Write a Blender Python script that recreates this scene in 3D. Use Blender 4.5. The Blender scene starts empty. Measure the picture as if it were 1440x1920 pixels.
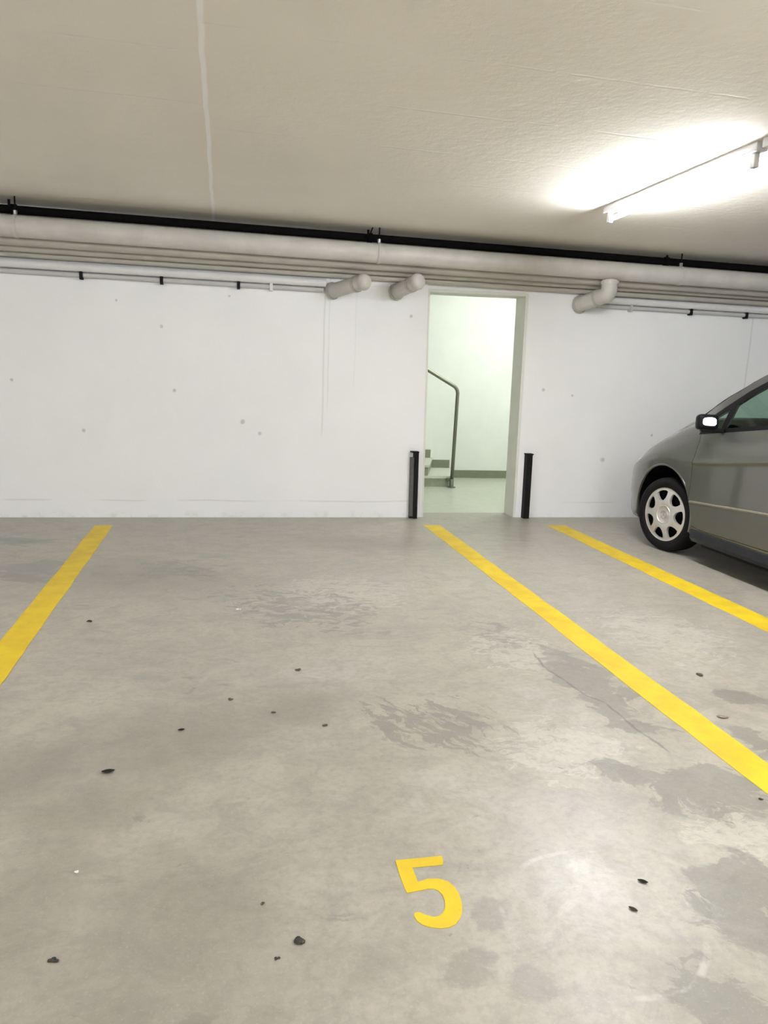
import bpy, bmesh, math, random
import numpy as np
from mathutils import Vector, Matrix, Quaternion
random.seed(7)
PI = math.pi
SC = bpy.context.scene
COL = SC.collection

# ------------------------------------------------------------------ camera calibration
CAM_H, WALL_Y, CEIL = 1.38, 6.98, 2.65
pp = Vector((720, 960)); v1 = Vector((419, 692)); v2 = Vector((7000, 969))
F = math.sqrt(-((v1 - pp).dot(v2 - pp)))
dY = Vector((v1.x - pp.x, v1.y - pp.y, F)).normalized()
dX = Vector((v2.x - pp.x, v2.y - pp.y, F)).normalized()
dZ = dX.cross(dY)
if dZ.y > 0: dZ = -dZ
M = Matrix((dX, dY, dZ))
CAM = Vector((0, 0, CAM_H))
def ray(u, v): return M @ Vector((u - 720, v - 960, F))
def fl(u, v, z=0.0):
    r = ray(u, v); return CAM + r * ((z - CAM_H) / r.z)
def wl(u, v, y=WALL_Y):
    r = ray(u, v); return CAM + r * (y / r.y)

cd = bpy.data.cameras.new('camera'); cam = bpy.data.objects.new('camera', cd); COL.objects.link(cam)
cd.sensor_fit = 'AUTO'; cd.sensor_width = 36; cd.lens = F * 36 / 1920; cd.clip_start = .02
cx, cy, cz = M @ Vector((1, 0, 0)), M @ Vector((0, -1, 0)), M @ Vector((0, 0, -1))
R3 = Matrix((cx, cy, cz)).transposed()
cam.matrix_world = Matrix.Translation(CAM) @ R3.to_4x4()
SC.camera = cam

# ------------------------------------------------------------------ helpers
def tag(o, label=None, cat=None, group=None, kind=None):
    if label: o['label'] = label
    if cat: o['category'] = cat
    if group: o['group'] = group
    if kind: o['kind'] = kind
    return o

def obj(name, bm, mat, parent=None, smooth=False, auto=None, recalc=True):
    if recalc: bmesh.ops.recalc_face_normals(bm, faces=bm.faces)
    me = bpy.data.meshes.new(name); bm.to_mesh(me); bm.free()
    if mat: me.materials.append(mat)
    if smooth or auto:
        for p in me.polygons: p.use_smooth = True
        if auto:
            try: me.set_sharp_from_angle(angle=math.radians(auto))
            except Exception: pass
    o = bpy.data.objects.new(name, me); COL.objects.link(o)
    if parent: o.parent = parent
    return o

def empty(name, loc, rz=0):
    o = bpy.data.objects.new(name, None); COL.objects.link(o)
    o.location = loc; o.rotation_euler = (0, 0, rz); o.empty_display_size = .1
    return o

def struct(name, bm, mat, label, cat, auto=None):
    return tag(obj(name, bm, mat, auto=auto), label, cat, kind='structure')

def box(bm, lo, hi, bevel=0, seg=2):
    r = bmesh.ops.create_cube(bm, size=1)
    vs = r['verts']
    lo, hi = Vector(lo), Vector(hi)
    for v in vs:
        v.co = Vector((lo[i] + (v.co[i] + .5) * (hi[i] - lo[i]) for i in range(3)))
    if bevel:
        es = list({e for v in vs for e in v.link_edges})
        bmesh.ops.bevel(bm, geom=es, offset=bevel, segments=seg, affect='EDGES', profile=.6)
    return bm

def nbox(lo, hi, bevel=0, seg=2): return box(bmesh.new(), lo, hi, bevel, seg)

def prism(bm, pts, vec):
    """closed prism from a 3-D polygon, extruded by vec"""
    vec = Vector(vec)
    a = [bm.verts.new(p) for p in pts]; b = [bm.verts.new(Vector(p) + vec) for p in pts]
    n = len(pts)
    bm.faces.new(a); bm.faces.new(b[::-1])
    for i in range(n): bm.faces.new((a[i], b[i], b[(i + 1) % n], a[(i + 1) % n]))
    return bm

def smooth_path(pts, rad, n=8):
    """round the inner corners of a polyline"""
    pts = [Vector(p) for p in pts]; out = [pts[0]]
    for i in range(1, len(pts) - 1):
        a, b, c = pts[i - 1], pts[i], pts[i + 1]
        d1, d2 = (a - b), (c - b)
        r = min(rad, d1.length * .49, d2.length * .49)
        p, q = b + d1.normalized() * r, b + d2.normalized() * r
        for k in range(n + 1):
            t = k / n
            out.append(p * (1 - t) ** 2 + b * 2 * t * (1 - t) + q * t * t)
    out.append(pts[-1]); return out

def tube(bm, pts, r, seg=20, caps=True, rfun=None):
    pts = [Vector(p) for p in pts]; n = len(pts)
    T = []
    for i in range(n):
        a = pts[max(0, i - 1)]; b = pts[min(n - 1, i + 1)]
        T.append((b - a).normalized())
    up = Vector((0, 0, 1)) if abs(T[0].z) < .9 else Vector((1, 0, 0))
    nrm = (up - T[0] * up.dot(T[0])).normalized()
    rings = []
    for i in range(n):
        if i: nrm = (nrm - T[i] * nrm.dot(T[i])).normalized()
        bn = T[i].cross(nrm)
        rr = rfun(i / (n - 1)) if rfun else r
        rings.append([bm.verts.new(pts[i] + (nrm * math.cos(2 * PI * k / seg) + bn * math.sin(2 * PI * k / seg)) * rr) for k in range(seg)])
    for i in range(n - 1):
        for k in range(seg):
            bm.faces.new((rings[i][k], rings[i][(k + 1) % seg], rings[i + 1][(k + 1) % seg], rings[i + 1][k]))
    if caps: bm.faces.new(rings[0][::-1]); bm.faces.new(rings[-1])
    return bm

def ntube(pts, r, **k): return tube(bmesh.new(), pts, r, **k)

def lathe(bm, prof, axis='X', seg=64, c=(0, 0, 0)):
    """prof: list of (radius, along axis) ; closed when it starts/ends at radius 0 or loops"""
    c = Vector(c); rings = []
    for (r, a) in prof:
        if r < 1e-6:
            p = {'X': Vector((a, 0, 0)), 'Z': Vector((0, 0, a)), 'Y': Vector((0, a, 0))}[axis]
            rings.append([bm.verts.new(c + p)]); continue
        ring = []
        for k in range(seg):
            t = 2 * PI * k / seg; s, co = r * math.sin(t), r * math.cos(t)
            p = {'X': Vector((a, co, s)), 'Z': Vector((co, s, a)), 'Y': Vector((co, a, s))}[axis]
            ring.append(bm.verts.new(c + p))
        rings.append(ring)
    for A, B in zip(rings[:-1], rings[1:]):
        if len(A) == 1 and len(B) == 1: continue
        for k in range(seg):
            k2 = (k + 1) % seg
            if len(A) == 1: bm.faces.new((A[0], B[k], B[k2]))
            elif len(B) == 1: bm.faces.new((A[k], A[k2], B[0]))
            else: bm.faces.new((A[k], A[k2], B[k2], B[k]))
    return bm

def boolean(a, cutters, op='DIFFERENCE', use_self=True):
    """return new mesh = a op cutters, leaves a intact"""
    mods = []
    for c in cutters:
        m = a.modifiers.new('b', 'BOOLEAN'); m.object = c; m.operation = op; m.solver = 'EXACT'; m.use_self = use_self; mods.append(m)
    bpy.context.view_layer.update()
    dg = bpy.context.evaluated_depsgraph_get()
    me = bpy.data.meshes.new_from_object(a.evaluated_get(dg))
    for m in mods: a.modifiers.remove(m)
    return me

def rm(*os):
    for o in os: bpy.data.objects.remove(o, do_unlink=True)

# ------------------------------------------------------------------ materials
def srgb(r, g, b): 
    f = lambda c: (c / 255 / 12.92) if c / 255 <= .04045 else ((c / 255 + .055) / 1.055) ** 2.4
    return (f(r), f(g), f(b), 1)

def mat(name, col, rough=.5, metal=0, spec=.5, emit=None, estr=0, coat=0):
    m = bpy.data.materials.new(name); m.use_nodes = True
    b = m.node_tree.nodes['Principled BSDF']
    b.inputs['Base Color'].default_value = col; b.inputs['Roughness'].default_value = rough
    b.inputs['Metallic'].default_value = metal; b.inputs['Specular IOR Level'].default_value = spec
    if coat: b.inputs['Coat Weight'].default_value = coat; b.inputs['Coat Roughness'].default_value = .05
    if emit: b.inputs['Emission Color'].default_value = emit; b.inputs['Emission Strength'].default_value = estr
    return m

class NT:
    def __init__(s, m): s.t = m.node_tree; s.b = s.t.nodes['Principled BSDF']; s.co = s.t.nodes.new('ShaderNodeTexCoord').outputs['Object']
    def n(s, typ, **k):
        o = s.t.nodes.new(typ)
        for a, v in k.items(): setattr(o, a, v)
        return o
    def link(s, a, b): s.t.links.new(a, b)
    def inp(s, sock, val):
        if isinstance(val, bpy.types.NodeSocket): s.link(val, sock)
        else: sock.default_value = val
    def noise(s, scale, detail=4, rough=.55, co=None, dist=0, out='Fac', stretch=None):
        co = co or s.co
        if stretch:
            mp = s.n('ShaderNodeMapping'); mp.inputs['Scale'].default_value = stretch; s.link(co, mp.inputs['Vector']); co = mp.outputs[0]
        o = s.n('ShaderNodeTexNoise'); s.link(co, o.inputs['Vector'])
        o.inputs['Scale'].default_value = scale; o.inputs['Detail'].default_value = detail
        o.inputs['Roughness'].default_value = rough; o.inputs['Distortion'].default_value = dist
        return o.outputs[out]
    def math(s, op, a, b=0.0, c=None, clamp=False):
        o = s.n('ShaderNodeMath', operation=op, use_clamp=clamp)
        s.inp(o.inputs[0], a); s.inp(o.inputs[1], b)
        if c is not None: s.inp(o.inputs[2], c)
        return o.outputs[0]
    def rng(s, v, a, b, c=0.0, d=1.0, smooth=True):
        o = s.n('ShaderNodeMapRange'); o.interpolation_type = 'SMOOTHSTEP' if smooth else 'LINEAR'
        s.inp(o.inputs[0], v)
        for i, x in enumerate((a, b, c, d)): s.inp(o.inputs[i + 1], x)
        return o.outputs[0]
    def mix(s, f, a, b, blend='MIX'):
        o = s.n('ShaderNodeMix', data_type='RGBA', blend_type=blend)
        s.inp(o.inputs[0], f); s.inp(o.inputs[6], a); s.inp(o.inputs[7], b); return o.outputs[2]
    def xyz(s, co=None):
        o = s.n('ShaderNodeSeparateXYZ'); s.link(co or s.co, o.inputs[0]); return o.outputs
    def warp(s, amt, scale, co=None, detail=3):
        co = co or s.co
        nz = s.noise(scale, detail, co=co, out='Color')
        a = s.n('ShaderNodeVectorMath', operation='SUBTRACT'); s.link(nz, a.inputs[0]); a.inputs[1].default_value = (.5, .5, .5)
        b = s.n('ShaderNodeVectorMath', operation='SCALE'); s.link(a.outputs[0], b.inputs[0]); b.inputs['Scale'].default_value = amt
        c = s.n('ShaderNodeVectorMath', operation='ADD'); s.link(co, c.inputs[0]); s.link(b.outputs[0], c.inputs[1])
        return c.outputs[0]
    def ell(s, co, c, rot, rx, ry, rz=1e3):
        """normalised distance from an ellipse centre (1 at the rim)"""
        mp = s.n('ShaderNodeMapping', vector_type='TEXTURE')
        mp.inputs['Location'].default_value = c; mp.inputs['Rotation'].default_value = (0, 0, rot); mp.inputs['Scale'].default_value = (rx, ry, rz)
        s.link(co, mp.inputs['Vector'])
        l = s.n('ShaderNodeVectorMath', operation='LENGTH'); s.link(mp.outputs[0], l.inputs[0])
        return l.outputs['Value']
    def union(s, ds):
        d = ds[0]
        for e in ds[1:]: d = s.math('MINIMUM', d, e)
        return d
    def bump(s, h, strength, dist=.01):
        o = s.n('ShaderNodeBump'); o.inputs['Strength'].default_value = strength; o.inputs['Distance'].default_value = dist
        s.link(h, o.inputs['Height']); s.link(o.outputs[0], s.b.inputs['Normal'])

def noisy(name, col, rough, amt=.15, scale=20, bump=0, **k):
    m = mat(name, col, rough, **k); n = NT(m)
    c2 = tuple(max(0, x * (1 - amt)) for x in col[:3]) + (1,)
    n.link(n.mix(n.rng(n.noise(scale), .3, .7), col, c2), n.b.inputs['Base Color'])
    if bump: n.bump(n.noise(scale * 4), bump, .004)
    return m

# --- concrete floor
def floor_material():
    m = mat('concrete_floor', (.4, .37, .33, 1), .5); n = NT(m)
    big = n.noise(.55, 4, .6); mid = n.noise(3.2, 7, .68); fine = n.noise(38, 5, .65); grit = n.noise(130, 3, .6)
    sweep = n.noise(2.0, 7, .7, dist=1.5, stretch=(1.0, 1.9, 1)); cloud = n.noise(8.5, 6, .7, dist=.6)
    base = n.mix(n.rng(big, .35, .65), (.385, .350, .285, 1), (.35, .325, .270, 1))
    base = n.mix(n.math('MULTIPLY', n.rng(mid, .38, .66), .50), base, (.47, .435, .365, 1))
    base = n.mix(n.math('MULTIPLY', n.rng(cloud, .42, .66), .38), base, (.245, .235, .21, 1))
    base = n.mix(n.math('MULTIPLY', n.rng(sweep, .48, .64), .36), base, (.24, .232, .21, 1))
    def e_px(u, v, u2, v2, w):
        c = fl(u, v); a = fl(u2, v2) - c
        return (c, math.atan2(a.y, a.x), a.length, w)
    wco = n.warp(.16, 5.0, detail=5); wco2 = n.warp(.07, 12.0, wco, detail=5)
    def rough(d, amt, sc): return n.math('ADD', d, n.math('MULTIPLY', n.math('SUBTRACT', n.noise(sc, 6, .7), .5), amt))
    # pale, worn zones, and the lamp's reflection painted in right of the number, broken up by the trowel marks
    pale = n.union([n.ell(wco, *e_px(1130, 1700, 1300, 1600, .36)), n.ell(wco, *e_px(700, 1105, 900, 1080, .40)), n.ell(wco, *e_px(1060, 1350, 1160, 1440, .22)),
                    n.ell(wco, *e_px(640, 1250, 800, 1240, .25)), n.ell(wco, *e_px(1250, 1200, 1400, 1290, .4)), n.ell(wco, *e_px(900, 1500, 1080, 1530, .16))])
    pm = n.math('MULTIPLY', n.rng(pale, 1.5, .2), n.rng(n.noise(6.5, 6, .72, dist=.8), .40, .62))
    base = n.mix(n.math('MULTIPLY', pm, .45), base, (.50, .48, .43, 1))
    # smears left by turning tyres, and one shadow painted the same way: streaky noise inside a few zones
    def smear(zones, rot, stretch, sc, th, soft=.05):
        mp = n.n('ShaderNodeMapping'); mp.inputs['Rotation'].default_value = (0, 0, rot); n.link(wco, mp.inputs['Vector'])
        nz = n.noise(sc, 5, .62, co=mp.outputs[0], dist=.9, stretch=stretch)
        d = n.union([n.ell(wco, *q) for q in zones])
        f = n.math('SUBTRACT', nz, n.math('MULTIPLY', n.rng(d, .25, 1.25), .30))
        return n.rng(f, th, th + soft)
    zA = [e_px(560, 1135, 800, 1180, .62), e_px(340, 1068, 470, 1085, .42), e_px(930, 1190, 1010, 1240, .28)]
    sA = n.math('MAXIMUM', smear(zA, .25, (1.0, 2.2, 1), 6.5, .475), smear(zA, -.2, (1.0, 2.0, 1), 10.0, .515))
    zB = [e_px(830, 1355, 1010, 1385, .40), e_px(720, 1345, 760, 1420, .14)]
    sB = n.math('MAXIMUM', smear(zB, -.47, (3.4, .75, 1), 4.4, .465), smear(zB, -.60, (2.6, .9, 1), 8.0, .49))
    zC = [e_px(1100, 1280, 1240, 1400, .20), e_px(1340, 1480, 1440, 1560, .32), e_px(1410, 1700, 1440, 1600, .22), e_px(1370, 1880, 1440, 1840, .2), e_px(1180, 1450, 1260, 1480, .14)]
    sC = n.math('MAXIMUM', smear(zC, .6, (1.0, 1.6, 1), 3.2, .36, .06), smear(zC, .5, (1.2, 2.0, 1), 9.0, .44))
    zP = [e_px(960, 1215, 1010, 1290, .35), e_px(640, 1110, 820, 1130, .6), e_px(1250, 1190, 1420, 1280, .5), e_px(1050, 1400, 1180, 1480, .4), e_px(1380, 1560, 1430, 1640, .25)]
    sP = n.math('MAXIMUM', smear(zP, .3, (1.0, 2.4, 1), 5.5, .45), smear(zP, -.3, (1.0, 2.2, 1), 11.0, .47))
    base = n.mix(n.math('MULTIPLY', sP, .42), base, (.56, .53, .455, 1))
    sD = smear([e_px(20, 1012, 110, 1016, .2), e_px(60, 1070, 140, 1080, .35), e_px(1400, 1310, 1300, 1290, .12), e_px(1420, 1395, 1350, 1345, .1)], 0, (1, 2.2, 1), 3.2, .34, .08)  # first zone paints in the dark shadow at the left wall
    sE = n.rng(rough(n.union([n.ell(wco2, *e_px(925, 1712, 952, 1690, .05)), n.ell(wco2, *e_px(880, 1815, 900, 1780, .05)), n.ell(wco2, *e_px(905, 1790, 920, 1765, .035)), n.ell(wco2, *e_px(1000, 1850, 1050, 1880, .07)), n.ell(wco2, *e_px(370, 1915, 400, 1905, .03))]), .9, 24), 1.15, .7)
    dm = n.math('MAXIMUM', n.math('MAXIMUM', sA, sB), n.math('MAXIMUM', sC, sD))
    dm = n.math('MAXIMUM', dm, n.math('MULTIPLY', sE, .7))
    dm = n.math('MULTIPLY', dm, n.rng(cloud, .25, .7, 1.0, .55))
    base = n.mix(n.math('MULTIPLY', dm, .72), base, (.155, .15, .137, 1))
    # broad soft darkening: lower-left shadow bands painted in, plus brown dirt by the wall
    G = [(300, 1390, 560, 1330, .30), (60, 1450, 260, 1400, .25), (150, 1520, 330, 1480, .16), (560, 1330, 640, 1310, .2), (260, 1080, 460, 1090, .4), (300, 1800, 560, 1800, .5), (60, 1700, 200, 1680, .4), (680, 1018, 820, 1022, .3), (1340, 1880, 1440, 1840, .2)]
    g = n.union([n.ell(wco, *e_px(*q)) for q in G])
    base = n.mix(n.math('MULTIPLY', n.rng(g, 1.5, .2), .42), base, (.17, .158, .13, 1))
    # grit and scattered dark specks
    base = n.mix(n.math('MULTIPLY', n.rng(fine, .42, .66), .22), base, (.185, .175, .15, 1))
    base = n.mix(n.math('MULTIPLY', n.rng(grit, .55, .7), .18), base, (.52, .505, .465, 1))
    vo = n.n('ShaderNodeTexVoronoi', feature='F1'); vo.inputs['Scale'].default_value = 7.5; n.link(wco2, vo.inputs['Vector'])
    sp = n.math('MULTIPLY', n.rng(vo.outputs['Distance'], .07, .03), n.rng(n.noise(2.1, 2), .56, .62))
    base = n.mix(n.math('MULTIPLY', sp, .55), base, (.12, .10, .08, 1))
    # crack in the slab
    pts = [fl(*p) for p in [(1000, 1225), (1022, 1252), (1060, 1277), (1095, 1302), (1135, 1318), (1165, 1345), (1205, 1375), (1255, 1410)]]
    segs = []
    cco = n.warp(.04, 9.0, detail=5)
    for a, b in zip(pts[:-1], pts[1:]):
        c = (a + b) / 2; d = b - a
        segs.append(n.ell(cco, c, math.atan2(d.y, d.x), d.length * .62, .0095))
    base = n.mix(n.math('MULTIPLY', n.rng(n.union(segs), 1.1, .5), .6), base, (.12, .11, .10, 1))
    # faint pale scuff arc
    c = fl(1130, 1720)
    rr = n.ell(n.warp(.05, 5), (c.x, c.y, 0), 0, .26, .26)
    ring = n.math('MULTIPLY', n.rng(n.math('ABSOLUTE', n.math('SUBTRACT', rr, 1.0)), .05, .01), n.rng(n.noise(4.1, 5, .7), .48, .62))
    base = n.mix(n.math('MULTIPLY', ring, .30), base, (.70, .69, .66, 1))
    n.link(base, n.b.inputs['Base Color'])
    n.link(n.rng(n.math('ADD', mid, n.math('MULTIPLY', dm, -.1)), .3, .7, .30, .46), n.b.inputs['Roughness'])
    n.b.inputs['Specular IOR Level'].default_value = .5
    h = n.math('ADD', n.math('MULTIPLY', mid, .6), n.math('ADD', n.math('MULTIPLY', fine, .35), n.math('MULTIPLY', cloud, .3)))
    n.bump(h, .20, .006)
    return m

def wall_material():
    m = mat('white_painted_concrete', (.82, .81, .79, 1), .75); n = NT(m)
    base = n.mix(n.rng(n.noise(1.3, 5), .35, .7), (.925, .925, .92, 1), (.90, .90, .895, 1))
    x, y, z = n.xyz()
    # formwork joints: upright double line left of the doorway, low level line, one beside the car
    def vline(px, w, z0, z1, s):
        l = n.rng(n.math('ABSOLUTE', n.math('SUBTRACT', n.math('ADD', x, n.math('MULTIPLY', n.noise(3, 2), .02)), px)), w, w * .3)
        l = n.math('MULTIPLY', l, n.rng(z, z0, z0 + .15)); l = n.math('MULTIPLY', l, n.rng(z, z1, z1 - .1)); return n.math('MULTIPLY', l, s)
    ls = [vline(wl(608, 700).x, .012, .75, 2.3, .22), vline(wl(617, 700).x, .008, 1.0, 2.3, .16), vline(wl(668, 640).x, .006, 1.2, 2.3, .10), vline(wl(1407, 650).x, .014, 1.2, 2.3, .25)]
    hl = n.math('MULTIPLY', n.rng(n.math('ABSOLUTE', n.math('SUBTRACT', n.math('ADD', z, n.math('MULTIPLY', n.noise(2, 2), .03)), .175)), .010, .003), n.rng(n.noise(1.7, 3), .42, .55)); ls.append(n.math('MULTIPLY', hl, .22))
    k = ls[0]
    for l in ls[1:]: k = n.math('MAXIMUM', k, l)
    base = n.mix(k, base, (.42, .41, .39, 1))
    # tie-hole plugs and scuffs
    sp = []
    for (u, v, r) in [(157, 807, .022), (303, 612, .02), (327, 732, .02), (487, 813, .022), (455, 791, .03), (771, 593, .02), (1019, 731, .022), (22, 712, .018), (1073, 742, .018), (218, 563, .014), (430, 555, .014), (1130, 862, .03), (1222, 816, .018)]:
        p = wl(u, v); mp = n.n('ShaderNodeVectorMath', operation='DISTANCE'); n.link(n.warp(.02, 20) if False else n.co, mp.inputs[0]); mp.inputs[1].default_value = (p.x, WALL_Y, p.z)
        sp.append(n.math('DIVIDE', mp.outputs['Value'], r))
    base = n.mix(n.math('MULTIPLY', n.rng(n.math('ADD', n.union(sp), n.math('MULTIPLY', n.noise(40, 3), .7)), 1.35, .8), .45), base, (.33, .32, .30, 1))
    # splash dirt just above the floor
    dirt = n.math('MULTIPLY', n.rng(z, .09, .0), n.rng(n.noise(7, 5, .7), .5, .68))
    base = n.mix(n.math('MULTIPLY', dirt, .25), base, (.42, .38, .32, 1))
    n.link(base, n.b.inputs['Base Color'])
    n.bump(n.math('ADD', n.noise(9, 5, .6), n.math('MULTIPLY', n.noise(70, 3), .3)), .18, .008)
    return m

def ceiling_material():
    m = mat('raw_white_ceiling', (.7, .67, .61, 1), .85); n = NT(m)
    base = n.mix(n.rng(n.noise(.9, 5), .35, .7), (.87, .825, .75, 1), (.83, .785, .71, 1))
    x, y, z = n.xyz()
    jx = -.085
    side = n.math('GREATER_THAN', x, jx)
    yy = n.math('ADD', n.math('ADD', y, n.math('MULTIPLY', side, .28)), n.math('MULTIPLY', n.noise(1.2, 2), .03))
    fr = n.math('FRACT', n.math('DIVIDE', yy, .62))
    rid = n.rng(n.math('ABSOLUTE', n.math('SUBTRACT', fr, .5)), .022, .004)
    brk = n.rng(n.noise(1.5, 4, .6, stretch=(1, 3, 1)), .46, .60)
    rid = n.math('MULTIPLY', rid, brk)
    j = n.rng(n.math('ABSOLUTE', n.math('SUBTRACT', n.math('ADD', x, n.math('MULTIPLY', n.math('SUBTRACT', n.noise(2.5, 3), .5), .03)), jx)), .015, .008)
    base = n.mix(n.math('MULTIPLY', rid, .45), base, (.80, .78, .73, 1))
    base = n.mix(n.math('MULTIPLY', j, .9), base, (.97, .97, .96, 1))
    n.link(base, n.b.inputs['Base Color'])
    h = n.math('ADD', n.math('MULTIPLY', n.noise(14, 6, .62), .8), n.math('MULTIPLY', rid, .7))
    n.bump(n.math('SUBTRACT', 0.0, h), .35, .012)
    return m

def yellow_material():
    m = mat('yellow_road_paint', (.80, .58, .02, 1), .55); n = NT(m)
    base = n.mix(n.rng(n.noise(6, 5), .35, .7), (.72, .52, .008, 1), (.62, .42, .010, 1))
    base = n.mix(n.math('MULTIPLY', n.rng(n.noise(60, 4, .7), .60, .72), .55), base, (.42, .33, .12, 1))
    n.link(base, n.b.inputs['Base Color']); n.bump(n.noise(40, 4), .25, .003)
    return m

def glass_material(name, tint, refl=.5):
    m = bpy.data.materials.new(name); m.use_nodes = True; t = m.node_tree; t.nodes.remove(t.nodes['Principled BSDF'])
    out = t.nodes['Material Output']
    tr = t.nodes.new('ShaderNodeBsdfTransparent'); tr.inputs[0].default_value = tint
    gl = t.nodes.new('ShaderNodeBsdfGlossy'); gl.inputs['Roughness'].default_value = .02; gl.inputs[0].default_value = (.9, 1, .97, 1)
    fr = t.nodes.new('ShaderNodeFresnel'); fr.inputs[0].default_value = 1.6
    mx = t.nodes.new('ShaderNodeMixShader')
    ge = t.nodes.new('ShaderNodeNewGeometry'); sb = t.nodes.new('ShaderNodeMath'); sb.operation = 'SUBTRACT'; sb.inputs[0].default_value = 1; t.links.new(ge.outputs['Backfacing'], sb.inputs[1])
    mu = t.nodes.new('ShaderNodeMath'); mu.operation = 'MULTIPLY'; t.links.new(fr.outputs[0], mu.inputs[0]); t.links.new(sb.outputs[0], mu.inputs[1])
    t.links.new(mu.outputs[0], mx.inputs[0]); t.links.new(tr.outputs[0], mx.inputs[1]); t.links.new(gl.outputs[0], mx.inputs[2])
    t.links.new(mx.outputs[0], out.inputs[0])
    return m

def paint_material():
    m = mat('grey_beige_metallic_paint', (.20, .19, .165, 1), .28, metal=.6, coat=1.0); n = NT(m)
    n.link(n.mix(n.noise(900, 1), (.135, .131, .119, 1), (.112, .110, .099, 1)), n.b.inputs['Base Color'])
    return m

MF, MW, MC, MY = floor_material(), wall_material(), ceiling_material(), yellow_material()
M_pipe = noisy('grey_pipe_jacket', (.60, .575, .53, 1), .45, .12, 6)
M_pipe2 = noisy('beige_pipe_paint', (.50, .47, .41, 1), .5, .12, 6)
M_white = noisy('white_plastic', (.78, .775, .76, 1), .4, .06, 8)
M_grey = noisy('light_grey_plastic', (.58, .575, .56, 1), .45, .06, 8)
M_black = noisy('black_rubber', (.006, .006, .006, 1), .6, .3, 30, spec=.2)
M_iron = noisy('dark_gap_black', (.006, .0055, .005, 1), .8, .3, 20, spec=.1)
M_dgrey = noisy('dark_grey_rubber', (.10, .10, .085, 1), .6, .2, 30)
M_steel = noisy('galvanised_steel', (.55, .55, .54, 1), .35, .15, 40, metal=.9)
M_rail = noisy('brushed_steel_rail', (.22, .225, .18, 1), .42, .1, 60, metal=.85)
M_tube = mat('fluorescent_tube', (1, 1, 1, 1), .3, emit=(.97, 1.0, 1.05, 1), estr=98)
M_tube_far = mat('bright_fluorescent_tube', (1, 1, 1, 1), .3, emit=(.97, 1.0, 1.04, 1), estr=140)
M_tube_off = mat('unlit_tube_glass', (.7, .7, .7, 1), .25)
M_tube_left_row = mat('left_row_fluorescent_tube', (1, 1, 1, 1), .3, emit=(.97, 1.0, 1.04, 1), estr=100)  # left row strength set apart to balance light across the wall
M_stairlamp = mat('stairwell_lamp_diffuser', (1, 1, 1, 1), .3, emit=(.95, 1.0, .95, 1), estr=14)
M_batten = noisy('lamp_white_enamel', (.62, .61, .60, 1), .4, .05, 10)
M_stairwall = noisy('stairwell_white_plaster', (.83, .85, .80, 1), .7, .04, 3, bump=.1)
M_stairfloor = noisy('stairwell_grey_green_tile', (.50, .52, .42, 1), .35, .08, 10)
M_skirt = noisy('grey_green_skirting', (.22, .235, .16, 1), .5, .1, 10)
M_step = noisy('grey_terrazzo_step', (.64, .65, .56, 1), .45, .10, 40)
M_step_shaded = noisy('shaded_step_side', (.30, .315, .23, 1), .5, .12, 30)  # step sides coloured darker than the treads to carry their shade
M_jamb = noisy('door_jamb_paint', (.80, .80, .74, 1), .6, .06, 6)
M_debris = noisy('dark_dirt', (.035, .03, .022, 1), .8, .5, 80)
M_brown = noisy('brown_dry_leaf', (.09, .065, .035, 1), .75, .4, 60)
M_pale = noisy('pale_dry_leaf', (.60, .50, .40, 1), .7, .3, 60)

# ------------------------------------------------------------------ the room
X0, X1, Y0 = -6.5, 9.0, -7.5
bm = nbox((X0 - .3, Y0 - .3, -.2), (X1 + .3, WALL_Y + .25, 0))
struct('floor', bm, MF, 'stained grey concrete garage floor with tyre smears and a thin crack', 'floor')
bm = nbox((X0 - .3, Y0 - .3, CEIL), (X1 + .3, WALL_Y + .25, CEIL + .2))
struct('ceiling', bm, MC, 'beige white raw concrete garage ceiling with faint board ridges and one pale joint', 'ceiling')
dtl, dbl, dtr, dbr = wl(803, 547), wl(790, 968), wl(991.6, 556), wl(966.5, 969)
dbl.z = dbr.z = 0; dtl.z += .03; dtr.z += .03
WT = .25
out = [(X0 - .3, WALL_Y, 0), tuple(dbl), tuple(dtl), tuple(dtr), tuple(dbr), (X1 + .3, WALL_Y, 0), (X1 + .3, WALL_Y, CEIL), (X0 - .3, WALL_Y, CEIL)]
bm = prism(bmesh.new(), out, (0, WT, 0)); bm.normal_update(); bmesh.ops.triangulate(bm, faces=[f for f in bm.faces if len(f.verts) > 4])
struct('wall_back', bm, MW, 'white painted concrete rear wall with the open stairwell doorway', 'wall')
struct('wall_left', nbox((X0 - .3, Y0, 0), (X0, WALL_Y, CEIL)), MW, 'white garage side wall out of sight on the left', 'wall')
struct('wall_right', nbox((X1, Y0, 0), (X1 + .3, WALL_Y, CEIL)), MW, 'white garage side wall beyond the parked car', 'wall')
struct('wall_front', nbox((X0 - .3, Y0 - .3, 0), (X1 + .3, Y0, CEIL)), MW, 'white garage wall behind the viewer', 'wall')
# doorway lining: right jamb, left jamb and head, each as thick as the wall
def jamb_pts(a, b, t):
    a, b = Vector(a), Vector(b); return [a, b, b + Vector((t, 0, 0)), a + Vector((t, 0, 0))]
bm = bmesh.new()
e = .004
for (a, b, t) in ((dbr, dtr, -.028), (dbl, dtl, .02)):
    p = jamb_pts(a, b, t); prism(bm, [q + Vector((0, .004, 0)) for q in p], (0, WT - .002, 0))
prism(bm, [Vector(dtl) + Vector((.02, .004, -.03)), Vector(dtr) + Vector((-.028, .004, -.03)), Vector(dtr) + Vector((-.028, .004, 0)), Vector(dtl) + Vector((.02, .004, 0))], (0, WT - .002, 0))
struct('door_1', bm, M_jamb, 'open doorway to the stairwell lined with grey green painted jambs', 'doorway')

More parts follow.
